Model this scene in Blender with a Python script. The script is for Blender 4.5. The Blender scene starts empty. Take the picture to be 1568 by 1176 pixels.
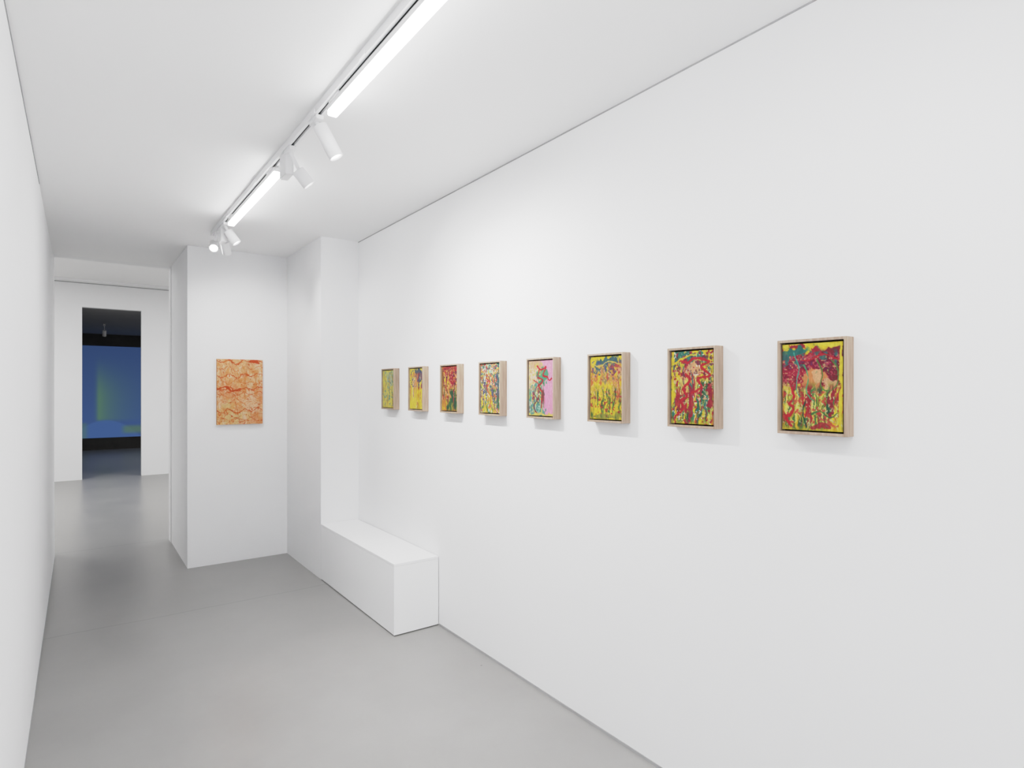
import bpy, bmesh, math, numpy as np
from mathutils import Vector, Matrix
sc = bpy.context.scene
vs = sc.view_settings
vs.view_transform = 'Standard'
vs.look = 'None'
vs.exposure = 0.0
# soft highlight shoulder (display tone curve)
vs.use_curve_mapping = True
cmap = vs.curve_mapping
cmap.white_level = (3, 3, 3)
cc = cmap.curves[3]
pts = [(0, 0), (.08, .15), (.21, .38), (.37, .59), (.55, .70), (.85, .78), (1.3, .85), (3.0, .99)]
while len(cc.points) < len(pts): cc.points.new(.5, .5)
for p, (x, y) in zip(cc.points, pts): p.location = (x/3, y)
cmap.update()
PK_ = .64   # pigment albedo scale
XR = 1.86; CZ = 2.724; YE = 6.86; YF = 12.3; YD = 18.3; ZF = 3.315; ZD = 2.93

def lin(c, k=1.0):
    return [k*((x/255)/12.92 if x/255 <= .04045 else (((x/255)+.055)/1.055)**2.4) for x in c[:3]]

def new_mat(name):
    m = bpy.data.materials.new(name); m.use_nodes = True
    nt = m.node_tree; b = nt.nodes['Principled BSDF']
    return m, nt, b

def paint_mat(name, col, rough=.6, var=.012, scale=3, bump=.02, bscale=180):
    m, nt, b = new_mat(name)
    tc = nt.nodes.new('ShaderNodeTexCoord')
    n = nt.nodes.new('ShaderNodeTexNoise'); n.inputs['Scale'].default_value = scale; n.inputs['Detail'].default_value = 4
    r = nt.nodes.new('ShaderNodeValToRGB')
    r.color_ramp.elements[0].position = .3; r.color_ramp.elements[1].position = .7
    r.color_ramp.elements[0].color = [max(0, c-var) for c in col]+[1]
    r.color_ramp.elements[1].color = [min(1, c+var) for c in col]+[1]
    nt.links.new(tc.outputs['Object'], n.inputs['Vector'])
    nt.links.new(n.outputs['Fac'], r.inputs['Fac']); nt.links.new(r.outputs['Color'], b.inputs['Base Color'])
    b.inputs['Roughness'].default_value = rough
    b.inputs['Specular IOR Level'].default_value = .25
    if bump:
        n2 = nt.nodes.new('ShaderNodeTexNoise'); n2.inputs['Scale'].default_value = bscale
        bp = nt.nodes.new('ShaderNodeBump'); bp.inputs['Strength'].default_value = bump; bp.inputs['Distance'].default_value = .002
        nt.links.new(tc.outputs['Object'], n2.inputs['Vector'])
        nt.links.new(n2.outputs['Fac'], bp.inputs['Height']); nt.links.new(bp.outputs['Normal'], b.inputs['Normal'])
    return m

M_wall = paint_mat('white_wall_paint', (.918, .921, .930), .8, var=.006)
M_ceil = paint_mat('white_ceiling_paint', (.95, .95, .952), .8, var=.004)
M_bench = paint_mat('white_lacquer', (.918, .921, .930), .5, bump=.01, var=.004)
M_dark = paint_mat('dark_room_paint', (.10, .097, .093), .8)
M_darkc = paint_mat('dark_room_ceiling_paint', (.36, .355, .35), .8)
M_gap = paint_mat('shadow_gap', (.40, .40, .41), .8, bump=0)  # grey standing in for the shade inside the wall gaps
M_black = paint_mat('black_gap', (.012, .010, .009), .7, bump=0, var=.003)
M_metal = paint_mat('white_powdercoat', (.90, .90, .91), .6, bump=0)
M_slot = paint_mat('track_slot_dark', (.06, .06, .06), .6, bump=0)

def floor_mat():
    m, nt, b = new_mat('polished_grey_concrete')
    L = nt.links
    tc = nt.nodes.new('ShaderNodeTexCoord')
    n = nt.nodes.new('ShaderNodeTexNoise'); n.inputs['Scale'].default_value = 1.3; n.inputs['Detail'].default_value = 6; n.inputs['Roughness'].default_value = .6
    L.new(tc.outputs['Object'], n.inputs['Vector'])
    r = nt.nodes.new('ShaderNodeValToRGB')
    r.color_ramp.elements[0].position = .3; r.color_ramp.elements[1].position = .72
    r.color_ramp.elements[0].color = (.298, .294, .288, 1); r.color_ramp.elements[1].color = (.342, .338, .331, 1)
    L.new(n.outputs['Fac'], r.inputs['Fac'])
    sx = nt.nodes.new('ShaderNodeSeparateXYZ'); L.new(tc.outputs['Object'], sx.inputs[0])
    last = r.outputs['Color']
    wn = nt.nodes.new('ShaderNodeTexNoise'); wn.inputs['Scale'].default_value = 2.5
    L.new(tc.outputs['Object'], wn.inputs['Vector'])
    for y0, w, f in ((4.55, .006, .78), (6.87, .008, .76)):
        a = nt.nodes.new('ShaderNodeMath'); a.operation = 'MULTIPLY_ADD'; L.new(wn.outputs['Fac'], a.inputs[0]); a.inputs[1].default_value = .05; L.new(sx.outputs['Y'], a.inputs[2])
        s = nt.nodes.new('ShaderNodeMath'); s.operation = 'SUBTRACT'; L.new(a.outputs[0], s.inputs[0]); s.inputs[1].default_value = y0+.025
        ab = nt.nodes.new('ShaderNodeMath'); ab.operation = 'ABSOLUTE'; L.new(s.outputs[0], ab.inputs[0])
        lt = nt.nodes.new('ShaderNodeMapRange'); L.new(ab.outputs[0], lt.inputs['Value'])
        lt.inputs['From Min'].default_value = w*.4; lt.inputs['From Max'].default_value = w*1.3
        lt.inputs['To Min'].default_value = f; lt.inputs['To Max'].default_value = 1
        mx = nt.nodes.new('ShaderNodeMix'); mx.data_type = 'RGBA'; mx.blend_type = 'MULTIPLY'; mx.inputs['Factor'].default_value = 1
        L.new(last, mx.inputs[6]); L.new(lt.outputs['Result'], mx.inputs[7]); last = mx.outputs[2]
    L.new(last, b.inputs['Base Color'])
    rn = nt.nodes.new('ShaderNodeMapRange'); L.new(n.outputs['Fac'], rn.inputs['Value'])
    rn.inputs['To Min'].default_value = .24; rn.inputs['To Max'].default_value = .36
    L.new(rn.outputs['Result'], b.inputs['Roughness'])
    b.inputs['Specular IOR Level'].default_value = .45
    n2 = nt.nodes.new('ShaderNodeTexNoise'); n2.inputs['Scale'].default_value = 6
    L.new(tc.outputs['Object'], n2.inputs['Vector'])
    bp = nt.nodes.new('ShaderNodeBump'); bp.inputs['Strength'].default_value = .08; bp.inputs['Distance'].default_value = .01
    L.new(n2.outputs['Fac'], bp.inputs['Height']); L.new(bp.outputs['Normal'], b.inputs['Normal'])
    return m
M_floor = floor_mat()

def wood_mat():
    m, nt, b = new_mat('pale_oak')
    L = nt.links
    tc = nt.nodes.new('ShaderNodeTexCoord')
    mp = nt.nodes.new('ShaderNodeMapping'); mp.inputs['Scale'].default_value = (120, 120, 9)
    L.new(tc.outputs['Object'], mp.inputs['Vector'])
    n = nt.nodes.new('ShaderNodeTexNoise'); n.inputs['Scale'].default_value = 1; n.inputs['Detail'].default_value = 5
    L.new(mp.outputs['Vector'], n.inputs['Vector'])
    r = nt.nodes.new('ShaderNodeValToRGB')
    r.color_ramp.elements[0].position = .3; r.color_ramp.elements[1].position = .7
    r.color_ramp.elements[0].color = lin((172, 148, 128), .74)+[1]; r.color_ramp.elements[1].color = lin((204, 184, 164), .74)+[1]
    L.new(n.outputs['Fac'], r.inputs['Fac']); L.new(r.outputs['Color'], b.inputs['Base Color'])
    b.inputs['Roughness'].default_value = .5
    b.inputs['Specular IOR Level'].default_value = .25
    return m
M_wood = wood_mat()

def emis(name, col, s):
    m, nt, b = new_mat(name)
    b.inputs['Base Color'].default_value = (*col, 1)
    b.inputs['Emission Color'].default_value = (*col, 1); b.inputs['Emission Strength'].default_value = s
    return m
M_lum = emis('opal_diffuser_lit', (1, .995, .985), 15)
M_lens = emis('spot_lens_lit', (1, .98, .95), 10)

def attr_mat(name, emit=0, rough=.45):
    m, nt, b = new_mat(name)
    a = nt.nodes.new('ShaderNodeAttribute'); a.attribute_name = 'paint'
    if emit:
        nt.links.new(a.outputs['Color'], b.inputs['Emission Color']); b.inputs['Emission Strength'].default_value = emit
        b.inputs['Base Color'].default_value = (.05, .05, .05, 1); b.inputs['Roughness'].default_value = .9
    else:
        nt.links.new(a.outputs['Color'], b.inputs['Base Color']); b.inputs['Roughness'].default_value = rough
        b.inputs['Specular IOR Level'].default_value = .2
        tc = nt.nodes.new('ShaderNodeTexCoord')
        n2 = nt.nodes.new('ShaderNodeTexNoise'); n2.inputs['Scale'].default_value = 90; n2.inputs['Detail'].default_value = 4
        bp = nt.nodes.new('ShaderNodeBump'); bp.inputs['Strength'].default_value = .25; bp.inputs['Distance'].default_value = .002
        nt.links.new(tc.outputs['Object'], n2.inputs['Vector'])
        nt.links.new(n2.outputs['Fac'], bp.inputs['Height']); nt.links.new(bp.outputs['Normal'], b.inputs['Normal'])
    return m
M_paint = attr_mat('oil_paint')
M_proj = attr_mat('projection_light', emit=.50)

def link(o):
    sc.collection.objects.link(o); return o

def mesh_obj(name, verts, faces, mat, parent=None, bevel=0):
    me = bpy.data.meshes.new(name); me.from_pydata(verts, [], faces); me.update()
    bm = bmesh.new(); bm.from_mesh(me); bmesh.ops.recalc_face_normals(bm, faces=bm.faces)
    if bevel:
        bmesh.ops.bevel(bm, geom=bm.edges[:], offset=bevel, segments=2, affect='EDGES')
    bm.to_mesh(me); bm.free()
    me.materials.append(mat)
    o = link(bpy.data.objects.new(name, me))
    if parent: o.parent = parent
    return o

BF = [(0, 1, 2, 3), (4, 7, 6, 5), (0, 4, 5, 1), (1, 5, 6, 2), (2, 6, 7, 3), (3, 7, 4, 0)]
def bverts(x0, x1, y0, y1, z0, z1):
    return [(x0, y0, z0), (x1, y0, z0), (x1, y1, z0), (x0, y1, z0), (x0, y0, z1), (x1, y0, z1), (x1, y1, z1), (x0, y1, z1)]
def box(name, x0, x1, y0, y1, z0, z1, mat, parent=None, bevel=0):
    return mesh_obj(name, bverts(x0, x1, y0, y1, z0, z1), BF, mat, parent, bevel)
def boxes(name, lst, mat, parent=None):
    v = []; f = []
    for b in lst:
        k = len(v); v += bverts(*b); f += [tuple(i+k for i in q) for q in BF]
    return mesh_obj(name, v, f, mat, parent)

# ---------------- room shell
YB = -1.9
box('floor', -3.2, 5.0, YB, YD+.2, -.2, 0, M_floor)
box('ceiling', -.5, XR+.2, YB, YE-.15, CZ, CZ+.15, M_ceil)
box('wall_right', XR, XR+.2, YB, YE-.15, 0, CZ, M_wall)
xt = -.190; xb = -.1755
mesh_obj('wall_left', [(-.5, YB, 0), (xb, YB, 0), (xb, YE-.15, 0), (-.5, YE-.15, 0), (-.5, YB, CZ), (xt, YB, CZ), (xt, YE-.15, CZ), (-.5, YE-.15, CZ)], BF, M_wall)
boxes('wall_opening', [(-3.2, -.183, YE-.15, YE, 0, ZF), (-.183, .73, YE-.15, YE, CZ, ZF), (.73, 5.0, YE-.15, YE, 0, ZF)], M_wall)
box('wall_stub', .737, 1.55, 5.64, YE-.15, 0, CZ, M_wall)
box('wall_pillar', 1.55, XR, 4.69, YE-.15, 0, CZ, M_wall)
box('wall_far_room_left', -3.4, -3.2, YE-.15, YF, 0, ZF, M_wall)
box('wall_far_room_right', 5.0, 5.2, YE-.15, YF, 0, ZF, M_wall)
box('ceiling_far_room', -3.4, 5.2, YE-.15, YF+.2, ZF, ZF+.15, M_ceil)
dl, dr, dt = .042, .889, 2.905
boxes('wall_back', [(-3.2, dl, YF, YF+.12, 0, ZF), (dl, dr, YF, YF+.12, dt, ZF), (dr, 5.0, YF, YF+.12, 0, ZF)], M_wall)
box('wall_dark_room_left', -1.2, -1.0, YF+.12, YD, 0, ZD, M_dark)
box('wall_dark_room_right', 3.2, 3.4, YF+.12, YD, 0, ZD, M_dark)
box('wall_dark_room_back', -1.2, 3.4, YD, YD+.2, 0, ZD, M_dark)
box('ceiling_dark_room', -1.2, 3.4, YF+.12, YD+.2, ZD, ZD+.1, M_darkc)
boxes('ceiling_gap_shade_1', [(XR-.002, XR, YB, 4.69, CZ-.006, CZ)], M_gap)  # grey strip paints the shade of the gap under the ceiling
boxes('ceiling_gap_shade_2', [(xt-.003, xt+.0025, YB, YE-2.4, CZ-.008, CZ)], M_gap)  # same painted gap shade along the left wall top
box('floor_gap_shade_right', XR-.003, XR, YB, 3.33, 0, .012, M_gap)  # strip coloured as the shade of the gap at the floor
box('floor_gap_shade_left', xb-.003, xb+.002, YB, YE-.15, 0, .010, M_gap)  # painted floor gap shade, left side
box('ceiling_gap_shade_3', -3.2, 5.0, YF-.003, YF, ZF-.014, ZF, M_gap)  # painted shade line where far wall meets ceiling

# ---------------- bench
bench = bpy.data.objects.new('white_box_bench', None); link(bench)
bx0, bx1, by0, by1 = 1.55, XR-.004, 3.337, 4.688
box('body', bx0, bx1, by0, by1, .006, .425, M_bench, bench, bevel=.0012)
box('lid', bx0-.0005, bx1, by0-.0005, by1, .4257, .441, M_bench, bench, bevel=.0012)
box('recessed_plinth', bx0+.02, bx1-.01, by0+.02, by1-.01, 0, .006, M_black, bench)  # coloured black to paint the shadow gap under the bench

# ---------------- painting engine
def vn(U, V, fx, fy, seed):
    rng = np.random.RandomState(seed)
    gx, gy = int(fx)+3, int(fy)+3
    g = rng.rand(gy, gx)
    x = U*fx; y = V*fy
    xi = np.clip(np.floor(x).astype(int), 0, gx-2); yi = np.clip(np.floor(y).astype(int), 0, gy-2)
    xf = x-xi; yf = y-yi
    xf = xf*xf*(3-2*xf); yf = yf*yf*(3-2*yf)
    return (g[yi, xi]*(1-xf)+g[yi, xi+1]*xf)*(1-yf)+(g[yi+1, xi]*(1-xf)+g[yi+1, xi+1]*xf)*yf
def fbm(U, V, fx, fy, seed, o=4):
    s = 0; a = 1; t = 0
    for i in range(o):
        s = s+a*vn(U, V, fx*2**i, fy*2**i, seed*17+i); t += a; a *= .55
    return s/t
def sm(x, a, b):
    t = np.clip((x-a)/(b-a), 0, 1); return t*t*(3-2*t)

class Canvas:
    def __init__(s, nx, ny, asp, base, seed):
        s.u = np.linspace(0, 1, nx); s.v = np.linspace(0, 1, ny)
        s.U, s.V = np.meshgrid(s.u, s.v); s.asp = asp; s.seed = seed
        s.C = np.ones((ny, nx, 3))*np.array(base, float); s.k = 0
        s.wu = s.U+(fbm(s.U, s.V, 6, 8, seed+900)-.5)*.14; s.wv = s.V+(fbm(s.U, s.V, 6, 8, seed+901)-.5)*.12
    def mix(s, m, col):
        m = np.clip(m, 0, 1)[..., None]; s.C = s.C*(1-m)+np.array(col, float)*m
    def blob(s, cx, cy, rx, ry, col, a=.95, rough=1.1, f=7):
        s.k += 1
        d = np.sqrt(((s.wu-cx)/rx)**2+((s.wv-cy)/ry)**2)
        n = fbm(s.U, s.V, f, f*1.2, s.seed+s.k*3)-.5
        s.mix(a*sm(1-d+n*rough*1.9, -.02, .14), col)
    def streak(s, col, thr=.6, fx=22, fy=3, v0=0, v1=1, a=.9, u0=0, u1=1, soft=.05):
        s.k += 1
        n = fbm(s.wu.clip(0, 1.2), s.V, fx, fy, s.seed+s.k*3, 3)
        w = sm(s.V, v0-.03, v0+.05)*(1-sm(s.V, v1-.08, v1+.05))*sm(s.U, u0-.02, u0+.04)*(1-sm(s.U, u1-.04, u1+.02))
        s.mix(a*sm(n, thr, thr+soft)*w, col)
    def speck(s, col, thr=.66, f=26, a=.85, v0=-.1, v1=1.1, u0=-.1, u1=1.1):
        s.k += 1
        n = fbm(s.U, s.V, f, f*1.3, s.seed+s.k*3, 2)
        w = sm(s.V, v0, v0+.08)*(1-sm(s.V, v1-.08, v1))*sm(s.U, u0, u0+.06)*(1-sm(s.U, u1-.06, u1))
        s.mix(a*sm(n, thr, thr+.07)*w, col)
    def ridge(s, col, f=5, w=.03, a=.8, v0=-.1, v1=1.1, fy=None):
        s.k += 1
        n = fbm(s.wu.clip(0, 1.2), s.wv.clip(0, 1.2), f, fy or f*1.1, s.seed+s.k*3, 3)
        m = 1-sm(np.abs(n-.5), w*.4, w)
        ww = sm(s.V, v0, v0+.08)*(1-sm(s.V, v1-.08, v1))
        s.mix(a*m*ww, col)
    def stroke(s, pts, w, col, a=.95, wob=.012):
        s.k += 1
        P = [np.array(p, float) for p in pts]; P = [2*P[0]-P[1]]+P+[2*P[-1]-P[-2]]
        S = []
        for i in range(1, len(P)-2):
            for t in np.linspace(0, 1, 9, endpoint=False):
                S.append(.5*((2*P[i])+(-P[i-1]+P[i+1])*t+(2*P[i-1]-5*P[i]+4*P[i+1]-P[i+2])*t*t+(-P[i-1]+3*P[i]-3*P[i+1]+P[i+2])*t**3))
        S.append(P[-2]); S = np.array(S)
        nu = s.U+(fbm(s.U, s.V, 14, 18, s.seed+s.k*3)-.5)*wob*3
        nv = s.V+(fbm(s.U, s.V, 14, 18, s.seed+s.k*3+1)-.5)*wob*3
        D = np.full(s.U.shape, 9.)
        for q0, q1 in zip(S[:-1], S[1:]):
            ax, ay = q0[0], q0[1]/s.asp; bx, by = q1[0]-ax, q1[1]/s.asp-ay
            L = bx*bx+by*by+1e-9
            px, py = nu-ax, nv/s.asp-ay
            t = np.clip((px*bx+py*by)/L, 0, 1)
            D = np.minimum(D, (px-t*bx)**2+(py-t*by)**2)
        D = np.sqrt(D)
        ww = w*(.5+1.0*fbm(s.U, s.V, 8, 10, s.seed+s.k*3+2))
        s.mix(a*(1-sm(D, ww*.7, ww*1.2)), col)
    def grain(s, amt=10):
        n = fbm(s.U, s.V, 40, 30, s.seed+5, 3)-.5; n2 = fbm(s.U, s.V, 60, 8, s.seed+6, 2)-.5
        s.C = np.clip(s.C*(1+(n*.9+n2*.5)[..., None]*amt/40), 0, 255)

def canvas_mesh(name, cv, org, du, dv, mat, parent, k=1.0):
    ny, nx, _ = cv.C.shape
    o = np.array(org); du = np.array(du); dv = np.array(dv)
    P = o+cv.U[..., None]*du+cv.V[..., None]*dv
    me = bpy.data.meshes.new(name)
    idx = np.arange(nx*ny).reshape(ny, nx)
    F = np.stack([idx[:-1, :-1], idx[1:, :-1], idx[1:, 1:], idx[:-1, 1:]], -1).reshape(-1, 4)
    me.vertices.add(nx*ny); me.vertices.foreach_set('co', P.reshape(-1).astype(np.float32))
    me.loops.add(F.size); me.loops.foreach_set('vertex_index', F.reshape(-1).astype(np.int32))
    me.polygons.add(len(F)); me.polygons.foreach_set('loop_start', np.arange(0, F.size, 4, dtype=np.int32))
    me.polygons.foreach_set('loop_total', np.full(len(F), 4, dtype=np.int32))
    me.update(calc_edges=True)
    c = np.clip(cv.C/255, 0, 1); l = np.where(c <= .04045, c/12.92, ((c+.055)/1.055)**2.4)*k
    at = me.color_attributes.new('paint', 'FLOAT_COLOR', 'POINT')
    at.data.foreach_set('color', np.concatenate([l, np.ones((ny, nx, 1))], -1).reshape(-1).astype(np.float32))
    me.materials.append(mat)
    ob = link(bpy.data.objects.new(name, me)); ob.parent = parent
    return ob

Yl = (228, 198, 48); PY = (236, 218, 108); RD = (158, 32, 54); MR = (118, 26, 48); TL = (42, 112, 106); GR = (58, 108, 60); DG = (32, 74, 58)
OR = (218, 140, 84); PE = (226, 172, 128); PK = (234, 156, 186); BL = (52, 72, 122); WH = (230, 226, 212); RS = (186, 34, 48); MN = (146, 190, 168)

def p1(c):
    c.streak((210, 176, 44), .5, 10, 3, .4, 1)
    c.blob(.12, .45, .16, .3, (220, 200, 66)); c.streak((156, 156, 54), .57, 16, 3, .3, 1, .7)
    c.blob(.45, .27, .52, .24, RD); c.blob(.28, .40, .24, .18, RD); c.blob(.85, .26, .22, .24, MR); c.blob(.2, .25, .2, .18, (156, 36, 60))
    c.blob(.5, .23, .3, .05, (124, 26, 62), .8); c.speck(MR, .53, 14, .8, .05, .55); c.speck((204, 84, 100), .57, 30, .7, .08, .55); c.speck((92, 46, 98), .62, 22, .6, .05, .35)
    c.speck((220, 176, 120), .66, 34, .8, .1, .6)
    c.blob(.27, .08, .2, .03, TL); c.blob(.06, .14, .05, .07, TL, .8); c.speck(TL, .62, 18, .8, .05, .3)
    c.blob(.56, .44, .17, .12, OR); c.blob(.60, .39, .1, .08, PE); c.blob(.8, .49, .1, .08, PE); c.blob(.45, .57, .1, .10, (214, 156, 76))
    c.streak((130, 136, 54), .55, 13, 3, .45, 1, .75); c.streak(GR, .57, 14, 3, .5, .98, .9); c.streak(DG, .61, 24, 4, .5, 1, .85); c.streak(RD, .56, 11, 3, .48, .95, .9)
    c.streak(PY, .60, 30, 4, .5, 1, .9); c.speck((210, 206, 150), .66, 36, .8, .5, 1); c.speck((196, 60, 60), .62, 22, .8, .5, 1)
    c.stroke([(.2, .1), (.28, .3), (.24, .5), (.3, .62)], .009, (60, 160, 140)); c.stroke([(.38, .24), (.44, .4), (.42, .56), (.52, .66)], .009, (70, 160, 110))
    c.stroke([(.6, .2), (.68, .35), (.64, .50), (.78, .54), (.9, .48), (.92, .3), (.82, .2)], .010, (80, 126, 60))
    c.stroke([(.16, .52), (.2, .62), (.12, .7), (.2, .74), (.14, .82), (.06, .86), (.16, .96)], .024, RS)
    c.stroke([(.34, .56), (.36, .7), (.44, .72), (.4, .84)], .016, RS, .9)
    c.stroke([(.5, .82), (.62, .78), (.8, .84), (.9, .80)], .012, GR); c.stroke([(.35, .2), (.5, .18), (.7, .13), (.95, .2)], .012, RS)
    c.stroke([(.4, .66), (.36, .8), (.42, .97)], .014, DG); c.blob(.7, .95, .22, .025, RD, .8); c.ridge((70, 130, 90), 6, .012, .5)
    c.blob(.985, .5, .04, .6, (236, 214, 60), .95, .2); c.blob(.5, .01, .6, .03, (232, 212, 70), .95, .3)
def p2(c):
    c.blob(.4, .08, .5, .10, TL); c.blob(.3, .2, .22, .07, (70, 110, 100)); c.blob(.8, .35, .24, .2, (70, 120, 92)); c.streak(Yl, .5, 12, 3, .1, 1)
    c.blob(.42, .45, .26, .2, OR); c.blob(.6, .2, .18, .10, (222, 162, 116)); c.blob(.35, .36, .12, .09, PE)
    c.streak((140, 150, 60), .55, 12, 3, .4, 1, .8); c.streak(GR, .54, 12, 3, .5, 1, .9, .4); c.streak(DG, .58, 16, 3, .4, 1, .9); c.streak(TL, .6, 18, 4, .2, 1, .9)
    c.speck(WH, .68, 26, .9); c.speck(RD, .58, 20, .9); c.speck((90, 44, 70), .61, 20, .8, 0, .45); c.speck(PE, .62, 26, .8, .2, .8)
    c.streak(PY, .6, 24, 4, .35, 1, .9); c.ridge((80, 136, 90), 6, .012, .5); c.streak(RD, .6, 11, 3, .45, 1, .85)
    c.stroke([(.2, .12), (.4, .16), (.6, .1), (.9, .16), (.72, .22), (.92, .34), (.66, .38), (.72, .50), (.5, .58)], .025, RS)
    c.stroke([(.35, .32), (.45, .4), (.3, .52), (.38, .62), (.22, .7), (.32, .78), (.1, .9)], .027, RS)
    c.stroke([(.5, .3), (.58, .45), (.46, .62), (.5, .8)], .014, RD)
    c.stroke([(.05, .18), (.35, .08), (.6, .05)], .016, Yl); c.blob(.02, .5, .04, .5, Yl, .9)
def p3(c):
    c.blob(.5, .12, .55, .13, (56, 96, 106)); c.streak((214, 176, 70), .52, 9, 3, .1, .8); c.blob(.55, .42, .38, .22, (202, 132, 84))
    c.blob(.7, .2, .2, .10, (124, 62, 84)); c.speck(BL, .59, 16, .8, 0, .4); c.streak((184, 72, 60), .58, 16, 3, .1, .7, .8); c.streak((120, 130, 90), .58, 14, 3, .15, .7, .7)
    c.streak(Yl, .51, 10, 3, .4, 1, .95); c.streak((150, 146, 54), .56, 18, 3, .45, 1, .8); c.streak(GR, .59, 20, 3, .5, 1, .85); c.blob(.5, .95, .5, .05, (130, 134, 64), .8)
    c.speck(PE, .61, 24, .8, .1, .7); c.speck((214, 170, 60), .6, 20, .8, .1, .9); c.ridge((184, 64, 64), 4, .02, .7, .1, .5); c.stroke([(.05, .1), (.3, .16), (.6, .08), (.95, .14)], .014, (214, 188, 84))
    c.stroke([(.3, .3), (.24, .5), (.3, .72), (.24, .9)], .014, Yl); c.streak(DG, .63, 26, 3, .5, 1, .8)
    c.speck(RD, .66, 22, .8, .5, 1)
def p4(c):
    c.C[:] = PK; c.blob(.12, .3, .36, .44, (226, 200, 164)); c.blob(.3, .06, .4, .08, (210, 164, 134)); c.blob(.25, .8, .36, .32, (84, 142, 130))
    c.blob(.60, .28, .22, .14, (74, 150, 116)); c.blob(.48, .6, .12, .27, (64, 124, 108)); c.streak(MN, .58, 16, 4, .4, 1, .9, 0, .6)
    c.streak((136, 52, 70), .57, 14, 3, .5, 1, .9, 0, .66); c.speck((206, 150, 110), .58, 16, .7, 0, .6, -.1, .55); c.speck((214, 194, 90), .62, 18, .8, 0, 1, -.1, .6); c.speck(WH, .68, 24, .8, .3, 1, -.1, .5)
    c.stroke([(.35, .1), (.5, .17), (.72, .12), (.6, .26), (.76, .3), (.86, .36), (.95, .33)], .024, RS); c.stroke([(.45, .15), (.38, .3), (.6, .36), (.42, .46), (.55, .58), (.52, .85)], .024, (170, 38, 52))
    c.stroke([(.2, .35), (.4, .42), (.25, .55), (.15, .7)], .016, (170, 48, 60)); c.blob(.5, .98, .6, .03, (226, 200, 96), .9)
    c.stroke([(.2, .6), (.34, .7), (.2, .84), (.35, .95)], .014, MR); c.stroke([(.62, .4), (.58, .6), (.64, .85)], .012, GR)
def p5(c):
    c.C[:] = (220, 200, 116); c.blob(.3, .12, .3, .12, MN); c.streak(Yl, .5, 12, 3, .1, 1, .9); c.speck(BL, .56, 16, .9); c.speck(OR, .56, 14, .9); c.speck(RS, .6, 16, .85); c.speck(TL, .6, 15, .9)
    c.streak(Yl, .54, 14, 3, .4, 1, .9); c.streak(BL, .6, 14, 4, .3, .9, .85); c.ridge(RS, 4, .02, .7, .1, .8); c.speck(WH, .66, 24, .9)
    c.stroke([(.3, .2), (.5, .35), (.35, .5), (.55, .7), (.45, .9)], .024, (204, 96, 58)); c.blob(.9, .5, .08, .4, (66, 90, 106), .8); c.streak(GR, .62, 18, 4, .5, 1, .8)
def p6(c):
    c.C[:] = (190, 124, 58); c.blob(.5, .3, .5, .3, (146, 42, 52)); c.streak(RD, .54, 14, 3, 0, .8, .9); c.streak(GR, .51, 13, 3, .45, 1, .95); c.streak(Yl, .59, 16, 3, .1, 1, .9)
    c.speck(PE, .62, 20, .9, .1, .8); c.speck((86, 26, 60), .62, 16, .9, 0, .5); c.streak(DG, .61, 18, 3, .5, 1, .9); c.ridge((210, 174, 90), 4, .02, .8, 0, .6)
    c.stroke([(.4, .3), (.55, .4), (.42, .55), (.6, .7)], .035, (210, 130, 78)); c.blob(.03, .5, .05, .6, (140, 106, 46), .8)
def p7(c):
    c.C[:] = (232, 208, 72); c.blob(.7, .15, .35, .15, (66, 82, 106)); c.streak(WH, .6, 11, 3, .2, 1, .7); c.streak(OR, .56, 12, 3, .1, .9, .9); c.streak(RD, .58, 14, 3, .1, .9, .9, .5)
    c.speck(BL, .6, 16, .85, 0, .5); c.stroke([(.3, .1), (.34, .4), (.3, .7)], .025, (184, 80, 62)); c.streak((114, 62, 52), .6, 16, 3, .4, 1, .8, .5); c.streak(Yl, .54, 12, 3, .5, 1, .9)
def p8(c):
    c.C[:] = (230, 216, 92); c.streak((170, 196, 150), .52, 9, 3, 0, .8, .8); c.blob(.6, .3, .25, .2, (178, 192, 160)); c.blob(.4, .6, .3, .25, (230, 214, 96)); c.streak((194, 144, 70), .6, 14, 4, 0, 1, .8)
    c.speck((96, 144, 140), .62, 18, .8); c.stroke([(.6, .1), (.5, .4), (.65, .7)], .016, (110, 152, 120)); c.stroke([(.9, .1), (.85, .5), (.9, .9)], .02, (92, 92, 66))

FW, FH, FD = .214, .297, .045
ZT = 1.5+.160
ycs = [.822+.442*i for i in range(8)]
for i, fn in enumerate([p1, p2, p3, p4, p5, p6, p7, p8]):
    ya = ycs[i]; yb = ya+FW; zb = ZT-FH; t = .0085
    e = bpy.data.objects.new('framed_painting', None); link(e); e.location = (XR, (ya+yb)/2, (ZT+zb)/2)
    hw, hh = FW/2, FH/2; xf, xbk = -FD, -.0003
    v = []
    for x in (xf, xbk):
        for (a, b) in ((hw, hh), (hw-t, hh-t)):
            v += [(x, -a, -b), (x, a, -b), (x, a, b), (x, -a, b)]
    f = []
    for k in range(4):
        n = (k+1) % 4
        f += [(k, n, 4+n, 4+k), (8+k, 8+n, 12+n, 12+k), (k, n, 8+n, 8+k), (4+k, 4+n, 12+n, 12+k)]
    mesh_obj('oak_frame', v, f, M_wood, e, bevel=.0008)
    box('black_backing', -.012, -.002, -hw+t, hw-t, -hh+t, hh-t, M_black, e)
    g = t+.0055
    cw, ch = FW-2*g, FH-2*g
    box('panel', -FD+.0075, -.012, -cw/2, cw/2, -ch/2, ch/2, M_black, e)
    cv = Canvas(140, 196, cw/ch, Yl, 40+i*31); fn(cv); cv.grain()
    canvas_mesh('painted_surface', cv, (-FD+.007, cw/2, ch/2), (0, -cw, 0), (0, 0, -ch), M_paint, e, PK_)

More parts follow.
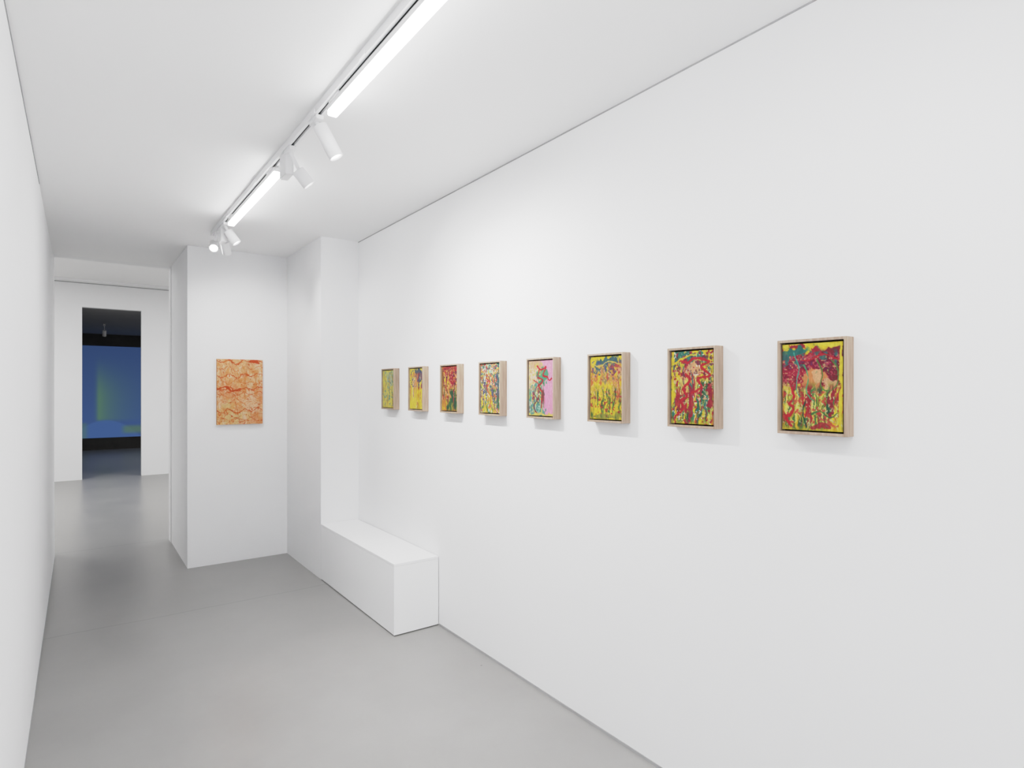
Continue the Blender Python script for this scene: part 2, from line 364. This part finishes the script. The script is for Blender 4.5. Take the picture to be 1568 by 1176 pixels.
# ---------------- orange canvas
e = bpy.data.objects.new('orange_canvas_painting', None); link(e)
ox0, ox1, oz0, oz1 = .957, 1.330, 1.5-.296, 1.5+.273
cv = Canvas(210, 310, (ox1-ox0)/(oz1-oz0), (240, 188, 140), 777)
cv.blob(.35, .25, .5, .3, (242, 184, 126), .7); cv.blob(.8, .6, .35, .35, (238, 166, 118), .8); cv.blob(.2, .85, .4, .2, (238, 206, 140), .8)
cv.blob(.78, .3, .25, .2, (230, 148, 78), .7); cv.blob(.25, .5, .3, .12, (238, 160, 106), .7); cv.streak((246, 218, 180), .55, 7, 3, 0, 1, .65); cv.speck((234, 152, 80), .6, 9, .5)
cv.ridge((226, 134, 66), 3, .0055, .75); cv.ridge((224, 120, 52), 4, .0050, .75, fy=10); cv.ridge((218, 106, 44), 2, .004, .8, fy=6); cv.ridge((228, 134, 70), 6, .008, .65); cv.ridge((222, 112, 50), 3, .005, .75, fy=7); cv.ridge((226, 128, 64), 7, .007, .6, fy=12)
cv.ridge((248, 228, 196), 4, .012, .7); cv.ridge((248, 226, 190), 6, .012, .6)
for y, s, w in ((.03, .04, .012), (.13, .05, .004), (.24, .05, .010), (.36, -.05, .005), (.45, .04, .014), (.52, .05, .007), (.58, -.05, .005), (.66, -.04, .006), (.78, .06, .012), (.86, .05, .005), (.93, -.04, .007)):
    cv.stroke([(-.05, y), (.12, y+s*.6), (.26, y-s*.4), (.42, y+s), (.58, y-s*.3), (.75, y+s*.5), (.9, y-s*.5), (1.05, y+s*.3)], w, (212, 86, 32) if s > 0 else (224, 120, 58), .85, .02)
cv.stroke([(.0, .47), (.2, .42), (.3, .49), (.5, .46)], .02, (208, 74, 24)); cv.blob(.85, .03, .16, .025, (204, 68, 22), .9); cv.stroke([(.3, 0), (.42, .3), (.38, .6), (.5, 1)], .005, (216, 104, 46), .7, .03); cv.stroke([(.7, 0), (.62, .3), (.72, .6), (.66, 1)], .004, (216, 112, 54), .7, .03)
cv.speck((212, 86, 32), .72, 30, .7); cv.grain(5)
M_edge = paint_mat('canvas_edge', lin((232, 186, 146), .7), .8)
box('stretched_canvas', ox0, ox1, 5.64-.028, 5.6398, oz0, oz1, M_edge, e)
canvas_mesh('painted_surface', cv, (ox0, 5.64-.0286, oz1), (ox1-ox0, 0, 0), (0, 0, oz0-oz1), M_paint, e, .74)

# ---------------- projection
e = bpy.data.objects.new('video_projection', None); link(e)
px0, px1, pz0, pz1 = -.6, 3.0, .30, 2.63
pc = Canvas(220, 130, (px1-px0)/(pz1-pz0), (60, 86, 138), 5)
X = px0+pc.U*(px1-px0)
pc.C *= (0.82+.16*pc.V)[..., None]
m = np.where((X > .42), np.exp(-np.clip(X-.42, 0, 9)/.40), np.exp(-((X-.42)/.07)**2))*sm(pc.V, .05, .60)*(1-sm(pc.V, .78, .85))
pc.mix(m*.75, (88, 128, 90))
hz = .80+.10*((X-.55)/.55)**2
m = sm(pc.V, hz, hz+.02); pc.mix(m*.85, (64, 94, 148))
m = sm(X, .84, 1.0)*sm(pc.V, .85, .90)*(1-sm(pc.V, .93, .98)); pc.mix(m*.6, (90, 122, 80))
m = (1-sm(X, .10, .22))*sm(pc.V, .82, .85); pc.mix(m*.5, (84, 116, 96))
box('screen_board', px0, px1, YD-.012, YD-.0003, pz0, pz1, M_dark, e)
canvas_mesh('projected_image', pc, (px0, YD-.013, pz1), (px1-px0, 0, 0), (0, 0, pz0-pz1), M_proj, e)

# ---------------- lighting track
RX0, RX1 = .818, .858; RZ = CZ-.033
tr = bpy.data.objects.new('lighting_track', None); link(tr)
boxes('rail', [(RX0, RX0+.013, -1.8, 5.05, RZ, CZ-.0005), (RX1-.013, RX1, -1.8, 5.05, RZ, CZ-.0005), (RX0+.013, RX1-.013, -1.8, 5.05, CZ-.012, CZ-.0005), (RX0, RX1, 5.05, 5.056, RZ, CZ-.0005)], M_metal, tr)
box('conductor_slot', RX0+.0132, RX1-.0132, -1.79, 5.049, CZ-.020, CZ-.0122, M_slot, tr)
boxes('joint_clips', [(RX0-.004, RX0, y, y+.05, RZ, RZ+.018) for y in (1.55, 2.0, 2.55, 3.6, 4.4)], M_metal, tr)

def linear(y0, y1):
    e = bpy.data.objects.new('linear_track_light', None); link(e)
    boxes('track_adapters', [(.828, .848, y0+.03, y0+.14, RZ-.012, RZ-.0005), (.828, .848, y1-.14, y1-.03, RZ-.012, RZ-.0005)], M_metal, e)
    box('housing', .831, .873, y0, y1, RZ-.030, RZ-.008, M_metal, e, bevel=.001)
    box('diffuser', .8325, .8715, y0+.003, y1-.003, RZ-.050, RZ-.0305, M_lum, e, bevel=.003)
linear(.55, 2.44); linear(3.27, 4.47); linear(-1.75, .05)  # last bar is added, unseen behind the camera, for more light

def spot(pos, d, power=8, L=.15, R=.032, size=1.9, driver=None):
    e = bpy.data.objects.new('track_spotlight', None); link(e)
    x, y, z = pos
    box('track_adapter', .823, .855, y-.05, y+.05, RZ-.018, RZ-.0005, M_metal, e, bevel=.002)
    if driver: box('driver_box', .826, .866, driver[0], driver[1], RZ-.115, RZ-.0005, M_metal, e, bevel=.003)
    d = Vector(d).normalized()
    q = Vector((0, 0, -1)).rotation_difference(d)
    c = Vector((x, y, z))
    bm = bmesh.new(); n = 40
    prof = [(0.0, L*.5), (R*.96, L*.5), (R, L*.5-.002), (R, -L*.5+.001), (R*.97, -L*.5), (R*.9, -L*.5), (R*.86, -L*.5+.018)]
    rings = []
    for r, h in prof:
        if r == 0: rings.append([bm.verts.new(q @ Vector((0, 0, h)) + c)])
        else: rings.append([bm.verts.new(q @ Vector((r*math.cos(a*2*math.pi/n), r*math.sin(a*2*math.pi/n), h)) + c) for a in range(n)])
    for a in range(n): bm.faces.new((rings[0][0], rings[1][a], rings[1][(a+1) % n]))
    for k in range(1, len(rings)-1):
        for a in range(n): bm.faces.new((rings[k][a], rings[k+1][a], rings[k+1][(a+1) % n], rings[k][(a+1) % n]))
    bmesh.ops.recalc_face_normals(bm, faces=bm.faces)
    me = bpy.data.meshes.new('spot_head'); bm.to_mesh(me); bm.free(); me.materials.append(M_metal)
    for p in me.polygons: p.use_smooth = len(p.vertices) == 4
    o = link(bpy.data.objects.new('spot_head', me)); o.parent = e
    bm = bmesh.new()
    bm.faces.new([bm.verts.new(q @ Vector((R*.86*math.cos(a*2*math.pi/n), R*.86*math.sin(a*2*math.pi/n), -L*.5+.018)) + c) for a in range(n)])
    me = bpy.data.meshes.new('lens'); bm.to_mesh(me); bm.free(); me.materials.append(M_lens)
    o = link(bpy.data.objects.new('lens', me)); o.parent = e
    top = Vector((.84, y, RZ-.015)); at = c+(q @ Vector((0, 0, L*.22)))
    dd = at-top; bm = bmesh.new()
    bmesh.ops.create_cone(bm, cap_ends=True, segments=16, radius1=.009, radius2=.009, depth=dd.length)
    bm.transform(Matrix.Translation((top+at)/2) @ dd.to_track_quat('Z', 'Y').to_matrix().to_4x4())
    me = bpy.data.meshes.new('stem'); bm.to_mesh(me); bm.free(); me.materials.append(M_metal)
    o = link(bpy.data.objects.new('stem', me)); o.parent = e
    if power:
        l = bpy.data.lights.new('spot_lamp', 'SPOT'); l.energy = power; l.spot_size = size; l.spot_blend = 1.0; l.shadow_soft_size = .018
        l.color = (1, .99, .975)
        lo = link(bpy.data.objects.new('spot_lamp', l)); lo.parent = e
        lo.location = c+d*(L*.5+.004); lo.rotation_euler = d.to_track_quat('-Z', 'Y').to_euler()
spot((.892, 2.60, 2.602), (.42, -.16, -.85), 48, size=2.4)
spot((.905, 3.00, 2.56), (.62, -.1, -.75), 28, L=.085, driver=(3.03, 3.14), size=2.2)
spot((.89, 4.62, 2.60), (.5, -.2, -.75), 11, L=.10, driver=(4.68, 4.76))
spot((.82, 4.93, 2.59), (-.15, -.8, -.55), 5, L=.10)
spot((.88, 4.80, 2.56), (.25, .6, -.7), 11, L=.10)
spot((.85, .3, 2.575), (.6, .35, -.75), 10)

tr2 = bpy.data.objects.new('lighting_track', None); link(tr2)
boxes('rail', [(-2.5, 4.5, 11.9, 11.935, ZF-.034, ZF-.0005)], M_metal, tr2)
boxes('linear_diffusers', [(-2.2, -1.0, 11.90, 11.935, ZF-.06, ZF-.036), (1.6, 3.2, 11.90, 11.935, ZF-.06, ZF-.036)], M_metal, tr2)

def added_lamp(name, x, y, z, sx, sy, W):  # added lamp, kept out of view, to brighten a room
    e = bpy.data.objects.new(name, None); link(e)
    box('housing', x-sx/2-.02, x+sx/2+.02, y-sy/2-.02, y+sy/2+.02, z-.03, z-.0005, M_metal, e)
    l = bpy.data.lights.new('lamp', 'AREA'); l.shape = 'RECTANGLE'; l.size = sx; l.size_y = sy; l.energy = W; l.color = (1, .99, .975)
    lo = link(bpy.data.objects.new('lamp', l)); lo.parent = e; lo.location = (x, y, z-.033)
added_lamp('added_fill_light', -1.6, 9.4, ZF, .6, 2.5, 46)  # added out of view to light the far room
added_lamp('added_fill_light', 3.0, 9.4, ZF, .6, 2.5, 46)
added_lamp('added_fill_light', 2.3, 15.0, ZD, .4, 1.2, 14)  # added neutral fill, unseen, lifting the dark room

e = bpy.data.objects.new('ceiling_spotlight', None); link(e)
box('base', .42, .46, 15.4, 15.5, ZD-.04, ZD-.0005, M_metal, e)
box('stem', .435, .445, 15.445, 15.455, ZD-.16, ZD-.04, M_metal, e)
bm = bmesh.new(); bmesh.ops.create_cone(bm, cap_ends=True, segments=24, radius1=.035, radius2=.035, depth=.13)
bm.transform(Matrix.Translation((.44, 15.45, ZD-.20)) @ Matrix.Rotation(.5, 4, 'X'))
me = bpy.data.meshes.new('head'); bm.to_mesh(me); bm.free(); me.materials.append(M_metal)
o = link(bpy.data.objects.new('head', me)); o.parent = e

# world (white fill light; the unseen end behind the camera is left open for it)
w = bpy.data.worlds.new('World'); sc.world = w; w.use_nodes = True
w.node_tree.nodes['Background'].inputs[0].default_value = (.97, .985, 1, 1)
w.node_tree.nodes['Background'].inputs[1].default_value = 1.4

# ---------------- camera
cam = bpy.data.cameras.new('camera'); co = link(bpy.data.objects.new('camera', cam))
cam.sensor_width = 36; cam.lens = 907/1568*36; cam.shift_y = 10/1568; cam.clip_start = .02
co.location = (0, 0, 1.5); co.rotation_euler = (math.pi/2, 0, -math.atan(663/907))
sc.camera = co
